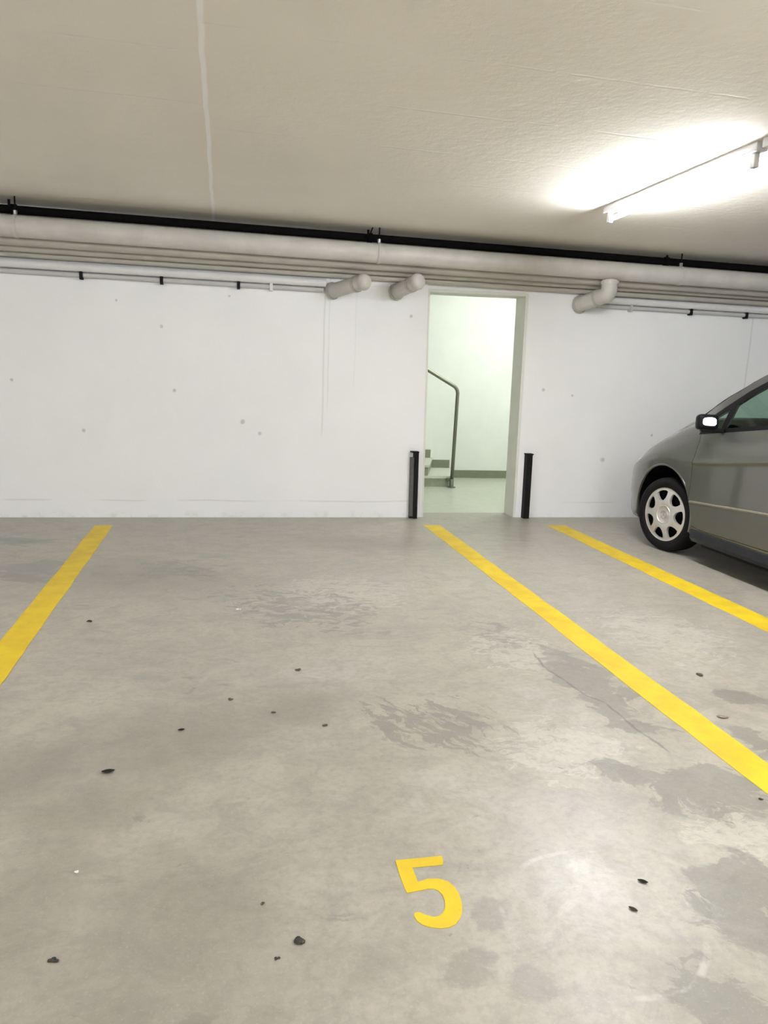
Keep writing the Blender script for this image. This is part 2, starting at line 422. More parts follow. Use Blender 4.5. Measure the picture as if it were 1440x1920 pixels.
# ------------------------------------------------------------------ stairwell behind the doorway
SY0, SY1, SX0, SX1, SZ = WALL_Y + WT, 9.9, .2, 5.2, 3.1
struct('floor_stairwell', nbox((SX0, SY0, -.2), (SX1, SY1, 0)), M_stairfloor, 'pale grey green floor inside the stairwell doorway', 'floor')
struct('wall_stairwell_back', nbox((SX0, SY1, -.2), (SX1, SY1 + .2, SZ)), M_stairwall, 'bright white far wall of the stairwell seen through the doorway', 'wall')
struct('wall_stairwell_left', nbox((SX0 - .2, SY0, -.2), (SX0, SY1 + .2, SZ)), M_stairwall, 'white stairwell wall hidden at the top of the steps', 'wall')
struct('wall_stairwell_right', nbox((SX1, SY0, -.2), (SX1 + .2, SY1 + .2, SZ)), M_stairwall, 'white stairwell wall to the right of the doorway', 'wall')
bm = nbox((SX0, SY0 - .0, CEIL + .2), (SX1, SY0 + .1, SZ)); struct('wall_stairwell_front', bm, M_stairwall, 'white stairwell wall above the doorway head', 'wall')
struct('ceiling_stairwell', nbox((SX0 - .2, SY0, SZ), (SX1 + .2, SY1 + .2, SZ + .15)), M_stairwall, 'white stairwell ceiling', 'ceiling')
# skirting along the far wall: flat part, then stepping up with the stairs
stp = .018
R0f, R0n, TR, RI = 3.14, 2.85, .285, .14
NST = 7
sk = [(SX1, 0), (SX1, .108), (R0f - .02, .108)]
for k in range(1, NST + 1):
    xk = R0f - TR * (k - 1)
    sk += [(xk - .02, k * RI + .11), (xk - TR - .02, k * RI + .11)]
sk += [(sk[-1][0], 0)]
bm = prism(bmesh.new(), [(a, SY1 - stp, b) for a, b in sk], (0, stp, 0)); bm.normal_update(); bmesh.ops.triangulate(bm, faces=[f for f in bm.faces if len(f.verts) > 4])
struct('baseboard_stairwell', bm, M_skirt, 'grey green skirting along the stairwell far wall stepping up with the stairs', 'skirting')
st = empty('staircase', (R0n, 9.0, 0)); tag(st, 'pale grey stone steps climbing left inside the stairwell doorway', 'stairs')
SYN = 9.02
for k in range(NST):
    n0, f0 = R0n - TR * k, R0f - TR * k
    z0, z1 = k * RI, (k + 1) * RI
    xl = SX0 + .02
    bm = prism(bmesh.new(), [(n0, SYN, z0), (f0, SY1 - stp - .002, z0), (xl, SY1 - stp - .002, z0), (xl, SYN, z0)], (0, 0, RI - .03))
    for v in bm.verts: v.co -= Vector((R0n, 9.0, 0))
    so = obj('step', bm, M_step_shaded, st)
    bm = bmesh.new(); prism(bm, [(n0 + .012, SYN - .012, z1 - .03), (f0 + .012, SY1 - stp - .002, z1 - .03), (xl, SY1 - stp - .002, z1 - .03), (xl, SYN - .012, z1 - .03)], (0, 0, .03))
    for v in bm.verts: v.co -= Vector((R0n, 9.0, 0))
    tr_ = obj('tread', bm, M_step, so); tr_['label'] = 'tread slab coloured paler than the shaded step sides'
hr = empty('handrail', (2.87, 8.96, 0)); tag(hr, 'slim grey steel stair handrail with bent top and floor post', 'handrail')
o8 = Vector((2.87, 8.96, 0))
pth = smooth_path([(2.872, 8.96, .01), (2.885, 8.96, 1.26), (2.46, 8.96, 1.485), (.6, 8.96, 2.44)], .07)
obj('rail_tube', ntube([p - o8 for p in pth], .0225), M_rail, hr, smooth=True)
obj('floor_flange', lathe(bmesh.new(), [(0, 0), (.055, 0), (.055, .012), (.03, .02), (.03, .10), (.0225, .11), (0, .11)], 'Z', 28), M_rail, hr, auto=40)
bm = ntube([(-.0, 0, .10), (-.05, .03, .10), (-.055, .035, .10)], .02, seg=14); obj('side_bracket', bm, M_rail, hr, auto=40)
sl = empty('stairwell_lamp', (3.9, 8.3, SZ + .001)); tag(sl, 'greenish white ceiling lamp lighting the stairwell', 'lamp')
obj('lamp_base', nbox((-.32, -.32, -.05), (.32, .32, 0), .01), M_batten, sl)
obj('diffuser', nbox((-.29, -.29, -.10), (.29, .29, -.05), .02), M_stairlamp, sl)

# ------------------------------------------------------------------ painted bay lines and the number 5
def painted(name, quads, label, cat, group=None, h=.0016):
    bm = bmesh.new()
    for q in quads: prism(bm, [Vector((p[0], p[1], .0002)) for p in q], (0, 0, h))
    return tag(obj(name, bm, MY), label, cat, group)
def strip(xa0, xa1, ya, xb0, xb1, yb, n=40):
    """line with slightly ragged edges"""
    L, Rr = [], []
    for i in range(n + 1):
        t = i / n; y = ya + (yb - ya) * t
        L.append(Vector((xa0 + (xb0 - xa0) * t + random.uniform(-.004, .004), y, 0)))
        Rr.append(Vector((xa1 + (xb1 - xa1) * t + random.uniform(-.004, .004), y, 0)))
    return L + Rr[::-1]
painted('parking_line', [strip(-1.088, -.938, 6.62, -1.083, -.938, .9)], 'yellow painted bay line on the left of bay 5', 'parking line', 'bay lines on the concrete floor')
painted('parking_line', [strip(1.862, 2.02, 6.59, 1.853, 2.012, .5)], 'yellow painted bay line between bay 5 and the walkway, starting at the doorway', 'parking line', 'bay lines on the concrete floor')
painted('parking_line', [strip(3.11, 3.30, 6.57, 3.112, 3.30, .9)], 'narrow yellow painted line beside the parked car', 'parking line', 'bay lines on the concrete floor')
five = [(182, 133), (338, 118), (343, 128), (343, 148), (240, 158), (252, 188), (258, 206), (292, 195), (330, 195), (360, 204), (382, 222), (397, 245), (407, 278), (408, 305), (402, 328), (386, 348), (365, 359), (338, 363), (305, 360), (275, 351), (256, 338), (245, 320), (248, 310), (264, 308), (284, 317), (310, 324), (330, 321), (343, 311), (350, 293), (349, 270), (342, 250), (328, 236), (312, 229), (292, 229), (255, 237), (222, 243), (213, 226), (196, 180)]
painted('bay_number', [[fl(640 + a / 1.8, 1540 + b / 1.8) for a, b in five]], 'yellow painted number 5 on the concrete bay floor', 'bay number')

# ------------------------------------------------------------------ corner guards beside the doorway
def guard(px, label, right):
    b0, b1, t0, t1 = [wl(*p, 6.94) for p in px]
    base = Vector(((b0.x + b1.x) / 2, 6.955, 0)); g = empty('corner_guard', base); tag(g, label, 'corner guard', 'black corner guards beside the doorway')
    lean = (t0.x + t1.x) / 2 - (b0.x + b1.x) / 2; H = .655
    def piece(x0, x1, y0, y1, z0, z1):
        p = [Vector((x0, y0, 0)), Vector((x1, y0, 0)), Vector((x1, y1, 0)), Vector((x0, y1, 0))]
        return prism(bmesh.new(), [q + Vector((lean * z0 / H, 0, z0)) for q in p], (lean * (z1 - z0) / H, 0, z1 - z0))
    yb = WALL_Y - 6.955
    if right:
        obj('rubber_bumper', piece(-.030, .030, -.045, yb, 0, H), M_black, g)
    else:
        obj('rubber_bumper', piece(-.004, .036, -.045, yb, 0, H), M_black, g)
        bm = piece(-.036, -.006, -.032, yb, .02, H - .05)
        obj('grey_face', bm, M_dgrey, g)
        obj('backing_strip', piece(-.036, -.004, -.024, yb, 0, .02), M_black, g)
    obj('end_cap', piece(-.036, .038, -.048, yb, H, H + .012), M_black, g)
    return g
guard([(768, 970), (780, 970), (771, 848), (784, 848)], 'black rubber corner guard with a dark grey face, left of the doorway', False)
guard([(979, 970), (990, 970), (986, 850), (998, 850)], 'plain black rubber corner guard, right of the doorway', True)

# ------------------------------------------------------------------ pipes under the ceiling
def ext(a, b, xa=X0, xb=X1):
    a, b = Vector(a), Vector(b); d = (b - a) / (b.x - a.x)
    return a + d * (xa - a.x), a + d * (xb - a.x)
def straight(name, a, b, r, m, label, cat, group):
    p, q = ext(a, b); return tag(obj(name, ntube([p, q], r, seg=32), m, auto=50), label, cat, group)
BR = .083
Ab, Bb = (-1.72, 6.62, 2.424), (5.28, 6.62, 2.448)
PG = 'pipes running along the rear wall under the ceiling'
bp = empty('drain_pipe', (1.78, 6.62, 2.44)); tag(bp, 'fattest pale grey pipe, frontmost of the run along the rear wall', 'pipe', PG)
pa, qa = ext(Ab, Bb); ob = Vector(bp.location)
obj('pipe_run', ntube([pa - ob, qa - ob], BR, seg=40), M_pipe, bp, auto=50)
def bigz(x): return Ab[2] + (Bb[2] - Ab[2]) * (x - Ab[0]) / (Bb[0] - Ab[0])
P2 = straight('water_pipe', (-1.764, 6.755, 2.346), (5.40, 6.755, 2.378), .05, M_pipe2, 'thinner beige pipe tucked directly behind the fat grey drain pipe', 'pipe', PG)
P3 = straight('water_pipe', (-1.80, 6.862, 2.304), (5.50, 6.862, 2.350), .042, M_pipe2, 'slim beige pipe third back in the run along the rear wall', 'pipe', PG)
P4 = straight('water_pipe', (-1.82, 6.944, 2.258), (5.56, 6.944, 2.292), .032, M_pipe2, 'thinnest beige pipe, added over the shaded wall strip above the white conduit', 'pipe', PG)  # added to keep the wall strip behind it dark
P5 = straight('dark_gap_pipe', (-1.764, 6.80, 2.580), (5.40, 6.80, 2.602), .034, M_iron, 'black pipe added to darken the gap between ceiling and fat grey drain pipe', 'pipe', PG)  # added in black so the gap under the ceiling reads dark
def ironz(x): return 2.580 + .022 * (x + 1.764) / 7.164
# hangers carrying the black pipe and the drain pipe
for i, (x, lab) in enumerate([(-1.66, 'steel pipe hanger at the left edge of the photo'), (1.28, 'steel pipe hanger with a slanted strap near the middle of the pipe run'), (4.25, 'steel pipe hanger on the black pipe near the ceiling lamp')]):
    g = empty('pipe_hanger', (x, 6.80, CEIL)); tag(g, lab, 'pipe hanger', 'hangers on the black pipe')
    zz = ironz(x) - CEIL; zb = bigz(x) - CEIL
    bm = bmesh.new(); lathe(bm, [(.035, -.02), (.042, -.02), (.042, .02), (.035, .02), (.035, -.02)], 'X', 28, (0, 0, zz)); obj('clamp_ring', bm, M_iron, g, auto=40)
    bm = bmesh.new(); lathe(bm, [(BR + .001, -.014), (BR + .005, -.014), (BR + .005, .014), (BR + .001, .014), (BR + .001, -.014)], 'X', 40, (.05, -.18, zb)); obj('drain_band', bm, M_pipe, g, auto=40)
    obj('threaded_rod', ntube([(.05, -.18, zb + BR + .004), (.05, -.18, 0)], .006, seg=10), M_iron, g, auto=40)
    bm = bmesh.new(); lathe(bm, [(0, 0), (.016, 0), (.016, .03), (0, .03)], 'Z', 6, (.05, -.18, zb + BR + .006)); obj('hex_nut', bm, M_steel, g)
    bm = bmesh.new(); prism(bm, [(-.03, -.05, zz - .02), (-.018, -.05, zz - .02), (.0, -.16, -.001), (-.012, -.16, -.001)], (0, -.004, .004)); 
    if i == 1: obj('slanted_strap', bm, M_iron, g)
    else: bm.free()
    bm = nbox((-.035, -.05, zz - .005), (-.015, -.046, -.001)); obj('side_bracket', bm, M_iron, g)
# branch pipes dropping from the drain pipe and running into the wall
def branch(xf, yf, zf, xw, zw, r, label, riser):
    g = empty('branch_pipe', (xw, WALL_Y, zw)); tag(g, label, 'pipe', 'branch pipes going into the wall'); o = Vector(g.location)
    front = Vector((xf, yf, zf)); end = Vector((xw, WALL_Y - .003, zw)); d = (end - front).normalized()
    if riser:
        top = Vector((xf + .01, 6.62, bigz(xf) - BR - .012))
        obj('elbow_run', ntube([p - o for p in smooth_path([top, front, end], .09, 10)], r, seg=32), M_pipe, g, auto=60)
        obj('saddle', ntube([top - o + Vector((0, 0, -.03)), top - o], r + .008, seg=32), M_pipe, g, auto=40)
    else:
        bm = ntube([front - o, end - o], r, seg=32); obj('pipe_body', bm, M_pipe, g, auto=60)
        k = 9; pts = [front - o + d * (.05 - .05 * math.sin(PI / 2 * i / k)) - d * .03 for i in range(k + 1)]
        bm = bmesh.new(); pr = [front - o + d * .03] + pts
        tube(bm, pr, r, seg=32, rfun=lambda t: (r + .006) if t < .12 else (r + .006) * max(.05, math.cos(PI / 2 * ((t - .1) / .9)) ** .55)); obj('end_cap', bm, M_pipe, g, smooth=True)
    obj('wall_collar', ntube([end - d * .022 - o, end - d * .001 - o], r + .012, seg=32), M_pipe2, g, auto=40)
    s = front + d * (.12 if riser else .10)
    obj('socket_ring', ntube([s - o, s + d * .03 - o], r + .006, seg=32), M_pipe2, g, auto=40)
f1, f2 = wl(685, 528, 6.60), wl(785, 527, 6.60)
w1, w2 = wl(622, 546), wl(742, 548)
branch(f1.x, 6.60, f1.z, w1.x, w1.z, .066, 'short capped grey branch pipe running into the wall, leftmost of three', False)
branch(f2.x, 6.60, f2.z, w2.x, w2.z, .066, 'short capped grey branch pipe running into the wall, beside the left of the doorway head', False)
branch(3.56, 6.60, 2.225, 3.45, 2.155, .075, 'widest grey branch pipe, bending from the fat drain pipe into the wall', True)
# white conduits along the wall with black clips
CG = 'conduits along the top of the rear wall'
def conduit(name, a, b, r, m, label):
    return tag(obj(name, ntube([a, b], r, seg=24), m, auto=50), label, 'conduit', CG)
def lerpx(a, b, x): a, b = Vector(a), Vector(b); return a + (b - a) * ((x - a.x) / (b.x - a.x))
WLa, WLb = (-1.82, 6.94, 2.178), (.9, 6.94, 2.190)
GLa, GLb = (-1.82, 6.955, 2.117), (.9, 6.955, 2.129)
WRa, WRb = (3.6, 6.94, 2.210), (5.58, 6.94, 2.216)
GRa, GRb = (3.6, 6.955, 2.152), (5.58, 6.955, 2.159)
conduit('white_conduit', lerpx(WLa, WLb, X0), lerpx(WLa, WLb, .915), .036, M_white, 'thick white conduit along the wall left of the doorway')
conduit('grey_conduit', lerpx(GLa, GLb, X0), lerpx(GLa, GLb, .895), .021, M_grey, 'thin grey conduit under the white one, left of the doorway')
conduit('white_conduit', lerpx(WRa, WRb, 3.56), lerpx(WRa, WRb, X1), .034, M_white, 'thick white conduit along the wall above the parked car')
conduit('grey_conduit', lerpx(GRa, GRb, 3.58), lerpx(GRa, GRb, X1), .02, M_grey, 'thin grey conduit under the white one, above the parked car')
CL = [(-1.19, 'second black clip from the branch pipe, furthest left on the grey conduit', M_black, 0), (-.53, 'black conduit clip, middle one of the three on the left', M_black, 0), (.13, 'black conduit clip left of the pale clip', M_black, 0), (.42, 'pale grey conduit clip nearest the leftmost branch pipe', M_white, 0),
      (4.0, 'pale grey conduit clip just right of the widest branch pipe', M_grey, 1), (4.68, 'black conduit clip above the front of the parked car', M_black, 1), (5.33, 'black conduit clip at the right edge of the photo', M_black, 1)]
CL[0] = (-1.19, 'black conduit clip furthest to the left on the grey conduit', M_black, 0)
for x, lab, m, s in CL:
    p = lerpx(GRa, GRb, x) if s else lerpx(GLa, GLb, x); r = .021
    bm = bmesh.new()
    lathe(bm, [(r, -.014), (r + .006, -.014), (r + .006, .014), (r, .014), (r, -.014)], 'X', 20, (0, 0, 0))
    box(bm, (-.013, -.028, -.036), (.013, .024, -.018)); box(bm, (-.013, -.03, -.03), (.013, -.0215, .03))
    o = obj('conduit_clip', bm, m, auto=40); o.location = p; tag(o, lab, 'clip', 'clips on the grey conduits')

# ------------------------------------------------------------------ fluorescent lamps
def lamp_parts(root):
    obj('batten', nbox((-.035, -.80, -.05), (.035, .80, 0), .006), M_batten, root)
    tb = ntube([(0, -.735, -.098), (0, .735, -.098)], .014, seg=18); obj('tube', tb, M_tube, root, auto=50)
    for s in (-1, 1):
        bm = nbox((-.016, s * .75 - .018, -.122), (.016, s * .75 + .018, -.05), .005); obj('lamp_holder', bm, M_batten, root)
LX = 2.72
lamps = [(LX, 4.38, 'lit fluorescent batten lamp on the ceiling, its tube pointing at the rear wall'), (LX, 2.74, 'unlit fluorescent batten lamp cut by the right edge of the photo'),
         (LX, 1.1, 'fluorescent batten lamp overhead right of the viewer'), (LX, -2.2, 'fluorescent batten lamp on the ceiling well behind the viewer'),
         (-3.4, 2.6, 'fluorescent batten lamp of the left row nearest the rear wall'), (-3.4, -.8, 'fluorescent batten lamp of the left row beside the viewer'), (-3.4, -4.2, 'fluorescent batten lamp of the left row furthest back'), (LX, -5.2, 'fluorescent batten lamp of the right row furthest back')]
r0 = empty('fluorescent_lamp', (0, 0, 0)); lamp_parts(r0)
far_tube = [c for c in r0.children if c.data.materials[0] == M_tube][0].data.copy(); far_tube.materials.clear(); far_tube.materials.append(M_tube_far)
off_tube = [c for c in r0.children if c.data.materials[0] == M_tube][0].data.copy(); off_tube.materials.clear(); off_tube.materials.append(M_tube_off)
dim_tube = [c for c in r0.children if c.data.materials[0] == M_tube][0].data.copy(); dim_tube.materials.clear(); dim_tube.materials.append(M_tube_left_row)
for i, (x, y, lab) in enumerate(lamps):
    if i == 0: r = r0
    else:
        r = r0.copy(); COL.objects.link(r)
        for ch in list(r0.children):
            c = ch.copy(); COL.objects.link(c); c.parent = r
    if i == 1:
        for ch in r.children:
            if ch.data.materials[0] == M_tube: ch.data = off_tube
    if x > 0 and i > 1:
        for ch in r.children:
            if ch.data.materials[0] == M_tube: ch.data = far_tube
    if x < 0:
        for ch in r.children:
            if ch.data.materials[0] == M_tube: ch.data = dim_tube
    r.location = (x, y, CEIL + .004); tag(r, lab, 'lamp', 'fluorescent ceiling lamps')

# ------------------------------------------------------------------ litter on the floor
def clump(u, v, size, m, name, label, flat=.4, n=5, cat='litter'):
    size *= .72
    p = fl(u, v); bm = bmesh.new(); rs = random.Random(int(u * 7 + v))
    for k in range(n):
        r = bmesh.ops.create_icosphere(bm, subdivisions=2, radius=size * rs.uniform(.25, .5))
        off = Vector((rs.uniform(-.55, .55), rs.uniform(-.4, .4), 0)) * size if k else Vector((0, 0, 0))
        for w in r['verts']:
            w.co *= rs.uniform(.85, 1.15); w.co.z *= flat; w.co += off
    zmin = min(w.co.z for w in bm.verts)
    for w in bm.verts: w.co.z -= zmin
    o = obj(name, bm, m, smooth=True); o.location = (p.x, p.y, 0); tag(o, label, cat, 'litter on the bay floor'); return o
def leaf(u, v, L, m, label, rot=0, curl=.25):
    L *= .8
    p = fl(u, v); bm = bmesh.new(); n = 8; rows = []
    for i in range(n + 1):
        t = i / n; w = L * .28 * math.sin(PI * min(1, t * .93 + .04)) ** .8
        rows.append([Vector((L * (t - .5), s * w, L * curl * ((2 * t - 1) ** 2) * .5 + abs(s) * w * .45)) for s in (-1, -.5, 0, .5, 1)])
    vv = [[bm.verts.new(q) for q in r] for r in rows]
    for i in range(n):
        for j in range(4): bm.faces.new((vv[i][j], vv[i][j + 1], vv[i + 1][j + 1], vv[i + 1][j]))
    bmesh.ops.solidify(bm, geom=bm.faces[:], thickness=.0012)
    zmin = min(w.co.z for w in bm.verts)
    for w in bm.verts: w.co.z -= zmin
    o = obj('dry_leaf', bm, m, smooth=True); o.location = (p.x, p.y, 0); o.rotation_euler.z = rot; tag(o, label, 'leaf', 'litter on the bay floor'); return o
leaf(203, 1448, .055, M_debris, 'blackish shrivelled leaf on the left part of the bay floor', .1)
leaf(340, 1369, .034, M_debris, 'small dark leaf scrap up and right of the blackish shrivelled leaf', .2)
leaf(1205, 1654, .036, M_debris, 'dark leaf scrap on the pale patch right of the number 5, upper of two', -.6)
leaf(1187, 1706, .032, M_brown, 'dark leaf scrap on the pale patch right of the number 5, lower of two', -.9)
leaf(1355, 1346, .06, M_pale, 'pale curled leaf between the two right hand yellow lines', -.5)
clump(565, 1766, .03, M_debris, 'dirt_clump', 'crumbly dark dirt clump left below the number 5')
clump(100, 1803, .022, M_debris, 'dirt_clump', 'pair of small dark crumbs near the lower left corner of the photo')  # two crumbs in one mesh
clump(167, 1165, .03, M_debris, 'dirt_clump', 'black crumb beside the left yellow line')
clump(610, 1361, .022, M_brown, 'dirt_clump', 'brown crumb left of the dark tyre smears')
clump(515, 1336, .02, M_brown, 'dirt_clump', 'brown crumb in the middle of the bay, next to a crumb by the tyre smears')
clump(433, 1312, .02, M_brown, 'dirt_clump', 'small brown crumb in the darkened middle of the bay')
clump(1310, 1266, .035, M_brown, 'dirt_clump', 'brown crumb on the walkway between the two right hand yellow lines')
clump(558, 1257, .025, M_brown, 'dirt_clump', 'thin brown crumb in the far middle of the bay')
clump(490, 1696, .013, M_brown, 'dirt_clump', 'tiny brown crumb above the crumbly dark dirt clump')
clump(520, 1798, .012, M_debris, 'dirt_clump', 'tiny dark crumb just below the crumbly dark dirt clump')
clump(1428, 1500, .016, M_debris, 'dirt_clump', 'black crumb touching the bay line at the right edge of the photo')
clump(447, 1143, .028, M_white, 'paper_scrap', 'white scrap among the smears in the far part of the bay', .3)
clump(142, 1636, .012, M_white, 'paper_scrap', 'tiny white scrap on the lower left of the bay floor', .5)
clump(86, 966, .045, M_pale, 'plaster_flake', 'crumbled plaster flake at the foot of the wall on the left', .35, 8)

# ------------------------------------------------------------------ the car
M_paint = paint_material()
M_trim = noisy('black_car_trim', (.005, .005, .0055, 1), .5, .2, 30, spec=.12)
M_sill = noisy('grey_sill_plastic', (.018, .020, .025, 1), .5, .2, 30, spec=.25)
M_tyre = noisy('tyre_rubber', (.006, .0055, .0055, 1), .75, .25, 40, bump=.1, spec=.2)
M_cap = noisy('silver_wheel_cover', (.62, .60, .57, 1), .32, .05, 20, metal=.45)
M_chrome = mat('chrome', (.8, .8, .8, 1), .12, metal=1)
M_mirror = mat('mirror_glass', (.70, .82, 1, 1), .03, metal=1)
M_glass = glass_material('green_tinted_glass', (.80, .90, .85, 1))
M_seat = noisy('dark_seat_fabric', (.015, .015, .016, 1), .9, .3, 60, spec=.2)
M_lens = mat('lamp_lens', (.75, .78, .8, 1), .08, metal=.4)
M_red = mat('red_lamp_lens', (.35, .01, .01, 1), .15)
M_strip = noisy('beige_door_strip', (.25, .225, .185, 1), .4, .08, 20, metal=.4)

CARX, CARY = 4.548, 4.13
car = empty('car', (CARX, CARY, 0))
tag(car, 'grey beige compact hatchback parked nose to the wall at the right edge of the photo', 'car')
def interp(tab, y):
    ys = [t[0] for t in tab]
    if y <= ys[0]: return tab[0][1]
    if y >= ys[-1]: return tab[-1][1]
    for (a, b), (c, d) in zip(tab[:-1], tab[1:]):
        if a <= y <= c:
            t = (y - a) / (c - a); return b + (d - b) * t
def smoothtab(tab, y):
    # monotone-ish cubic (Catmull-Rom on non-uniform samples)
    xs = [t[0] for t in tab]; vs = [t[1] for t in tab]
    if y <= xs[0]: return vs[0]
    if y >= xs[-1]: return vs[-1]
    i = max(k for k in range(len(xs) - 1) if xs[k] <= y)
    h = xs[i + 1] - xs[i]; t = (y - xs[i]) / h
    def sl(k):
        if k == 0: return (vs[1] - vs[0]) / (xs[1] - xs[0])
        if k == len(xs) - 1: return (vs[-1] - vs[-2]) / (xs[-1] - xs[-2])
        a = (vs[k] - vs[k - 1]) / (xs[k] - xs[k - 1]); b = (vs[k + 1] - vs[k]) / (xs[k + 1] - xs[k])
        return 0 if a * b <= 0 else 2 * a * b / (a + b)
    m0, m1 = sl(i) * h, sl(i + 1) * h
    return (2*t**3 - 3*t*t + 1) * vs[i] + (t**3 - 2*t*t + t) * m0 + (-2*t**3 + 3*t*t) * vs[i + 1] + (t**3 - t*t) * m1
# longitudinal tables (y forward)
T_w   = [(-2.10, .60), (-2.04, .74), (-1.92, .83), (-1.7, .872), (-1.2, .888), (1.5, .888), (1.75, .880), (1.88, .865), (1.98, .838), (2.06, .795), (2.13, .72), (2.19, .60), (2.23, .42)]
T_zb  = [(-2.10, .30), (-1.9, .26), (-1.2, .22), (1.2, .21), (1.8, .20), (2.23, .25)]
T_belt = [(-2.10, .95), (-1.6, 1.22), (-1.0, 1.20), (0, 1.165), (.36, 1.125), (1.10, 1.03), (1.30, 1.00), (1.5, .95), (1.66, .895), (1.8, .83), (1.92, .765), (2.05, .69), (2.15, .63), (2.23, .58)]
T_beltw = [(-2.10, .56), (-2.0, .68), (-1.7, .80), (0, .815), (1.10, .818), (1.5, .825), (1.66, .822), (1.85, .80), (1.98, .765), (2.06, .72), (2.13, .65), (2.19, .54), (2.23, .38)]
T_rail = [(-2.10, 1.00), (-2.02, 1.18), (-1.9, 1.40), (-1.6, 1.52), (-.8, 1.575), (0, 1.575), (.35, 1.56), (.67, 1.503), (.92, 1.355), (1.07, 1.255), (1.19, 1.15), (1.37, 1.085), (1.5, 1.03), (1.66, .96), (1.8, .895), (1.92, .83), (2.05, .745), (2.15, .67), (2.23, .60)]
T_railw = [(-2.10, .50), (-1.9, .58), (-1.5, .60), (0, .60), (.35, .605), (.67, .622), (.92, .670), (1.07, .708), (1.19, .735), (1.5, .72), (1.8, .67), (2.05, .58), (2.15, .48), (2.23, .30)]
T_top = [(-2.10, 1.02), (-2.02, 1.22), (-1.9, 1.46), (-1.6, 1.575), (-.8, 1.635), (-.2, 1.645), (.2, 1.625), (.5, 1.575), (.8, 1.475), (1.1, 1.325), (1.35, 1.185), (1.45, 1.135), (1.6, 1.09), (1.8, 1.015), (1.95, .935), (2.05, .865), (2.15, .77), (2.23, .66)]
def section(y):
    w, zb, zc = smoothtab(T_w, y), smoothtab(T_zb, y), smoothtab(T_belt, y)
    bw, zr, rw, zt = smoothtab(T_beltw, y), smoothtab(T_rail, y), smoothtab(T_railw, y), smoothtab(T_top, y)
    k = min(1, w / .888)
    zcr = min(.80 + max(0, min(.20, .136 * (1.0 - y))), zb + (zc - zb) * .80 + (.06 if y < .8 else .06 * max(0, (1.1 - y) / .3)))
    ca = max(0.0, min(1.0, (1.35 - y) / .45)) if y > -1.5 else 0.3
    P = [(0, zb), (w - .10, zb), (w - .035, zb + .012), (w - .018, zb + .06), (w - .012, zb + .16), (w - .003, .5 if zc > .8 else zb + (zc - zb) * .45), (w - .003 - .007 * ca, zcr - .06), (w - .003 - .003 * ca, zcr - .018), (w - .004 + .007 * ca, zcr), (w - .011 - .006 * ca, zcr + .045),
         (w - .034 if zc > .9 else (w + bw) / 2, (zcr + zc) / 2 + .02), (bw, zc), ((bw + rw) / 2 + .012, (zc + zr) / 2), (rw + .012, zr - .02), (rw, zr), (rw - .05, zr + (zt - zr) * .35), (rw * .55, zr + (zt - zr) * .86), (0, zt)]
    return P
def cr(P, n):
    out = []
    for i in range(len(P) - 1):
        a = P[max(0, i - 1)]; b = P[i]; c = P[i + 1]; d = P[min(len(P) - 1, i + 2)]
        for k in range(n):
            t = k / n
            f = lambda a, b, c, d: .5 * (2*b + (c - a)*t*.8 + (2*a*.8 - 5*b + 4*c - d*.8 + (b - c)*0) * 0 * t*t) 
            # blend linear and gentle hermite for a taut panel look
            l = (b[0] + (c[0] - b[0]) * t, b[1] + (c[1] - b[1]) * t)
            m0 = ((c[0] - a[0]) / 2, (c[1] - a[1]) / 2); m1 = ((d[0] - b[0]) / 2, (d[1] - b[1]) / 2)
            h = tuple((2*t**3 - 3*t*t + 1) * b[j] + (t**3 - 2*t*t + t) * m0[j] + (-2*t**3 + 3*t*t) * c[j] + (t**3 - t*t) * m1[j] for j in (0, 1))
            out.append((l[0] * .35 + h[0] * .65, l[1] * .35 + h[1] * .65))
    out.append(P[-1]); return out
YS = [-2.10, -2.08, -2.05, -2.0, -1.94, -1.86, -1.75, -1.6, -1.4, -1.2, -1.0, -.8, -.6, -.4, -.2, 0, .15, .3, .42, .54, .66, .78, .9, 1.0, 1.1, 1.2, 1.3, 1.4, 1.5, 1.58, 1.66, 1.74, 1.82, 1.89, 1.95, 2.0, 2.05, 2.09, 2.13, 2.16, 2.19, 2.21, 2.23]
def shell_bm(thick=.022, off=0.0):
    bm = bmesh.new(); rings = []
    for y in YS:
        s = cr(section(y), 4)
        full = [(-v, z) for v, z in s] + [(v, z) for v, z in s[-2:0:-1]]
        rings.append([bm.verts.new((v, y, z)) for v, z in full])
    n = len(rings[0])
    for A, B in zip(rings[:-1], rings[1:]):
        for k in range(n): bm.faces.new((A[k], A[(k + 1) % n], B[(k + 1) % n], B[k]))
    bm.faces.new(rings[0]); bm.faces.new(rings[-1][::-1])
    bmesh.ops.recalc_face_normals(bm, faces=bm.faces)
    bm.normal_update(); bmesh.ops.triangulate(bm, faces=[f for f in bm.faces if len(f.verts) > 4])
    return bm
def inset(poly, d):
    """offset a polygon inwards by d (negative: outwards)"""
    n = len(poly); out = []
    A = sum(poly[i][0] * poly[(i + 1) % n][1] - poly[(i + 1) % n][0] * poly[i][1] for i in range(n)); s = 1 if A > 0 else -1
    for i in range(n):
        p0, p1, p2 = Vector(poly[i - 1]), Vector(poly[i]), Vector(poly[(i + 1) % n])
        e1, e2 = (p1 - p0).normalized(), (p2 - p1).normalized()
        n1, n2 = Vector((-e1.y, e1.x)) * s, Vector((-e2.y, e2.x)) * s
        m = (n1 + n2); m = m / max(.35, m.length_squared) * 2
        if abs(m.length * d) > .12: m = m.normalized() * .12 / abs(d)
        out.append(tuple(p1 + m * d))
    return out
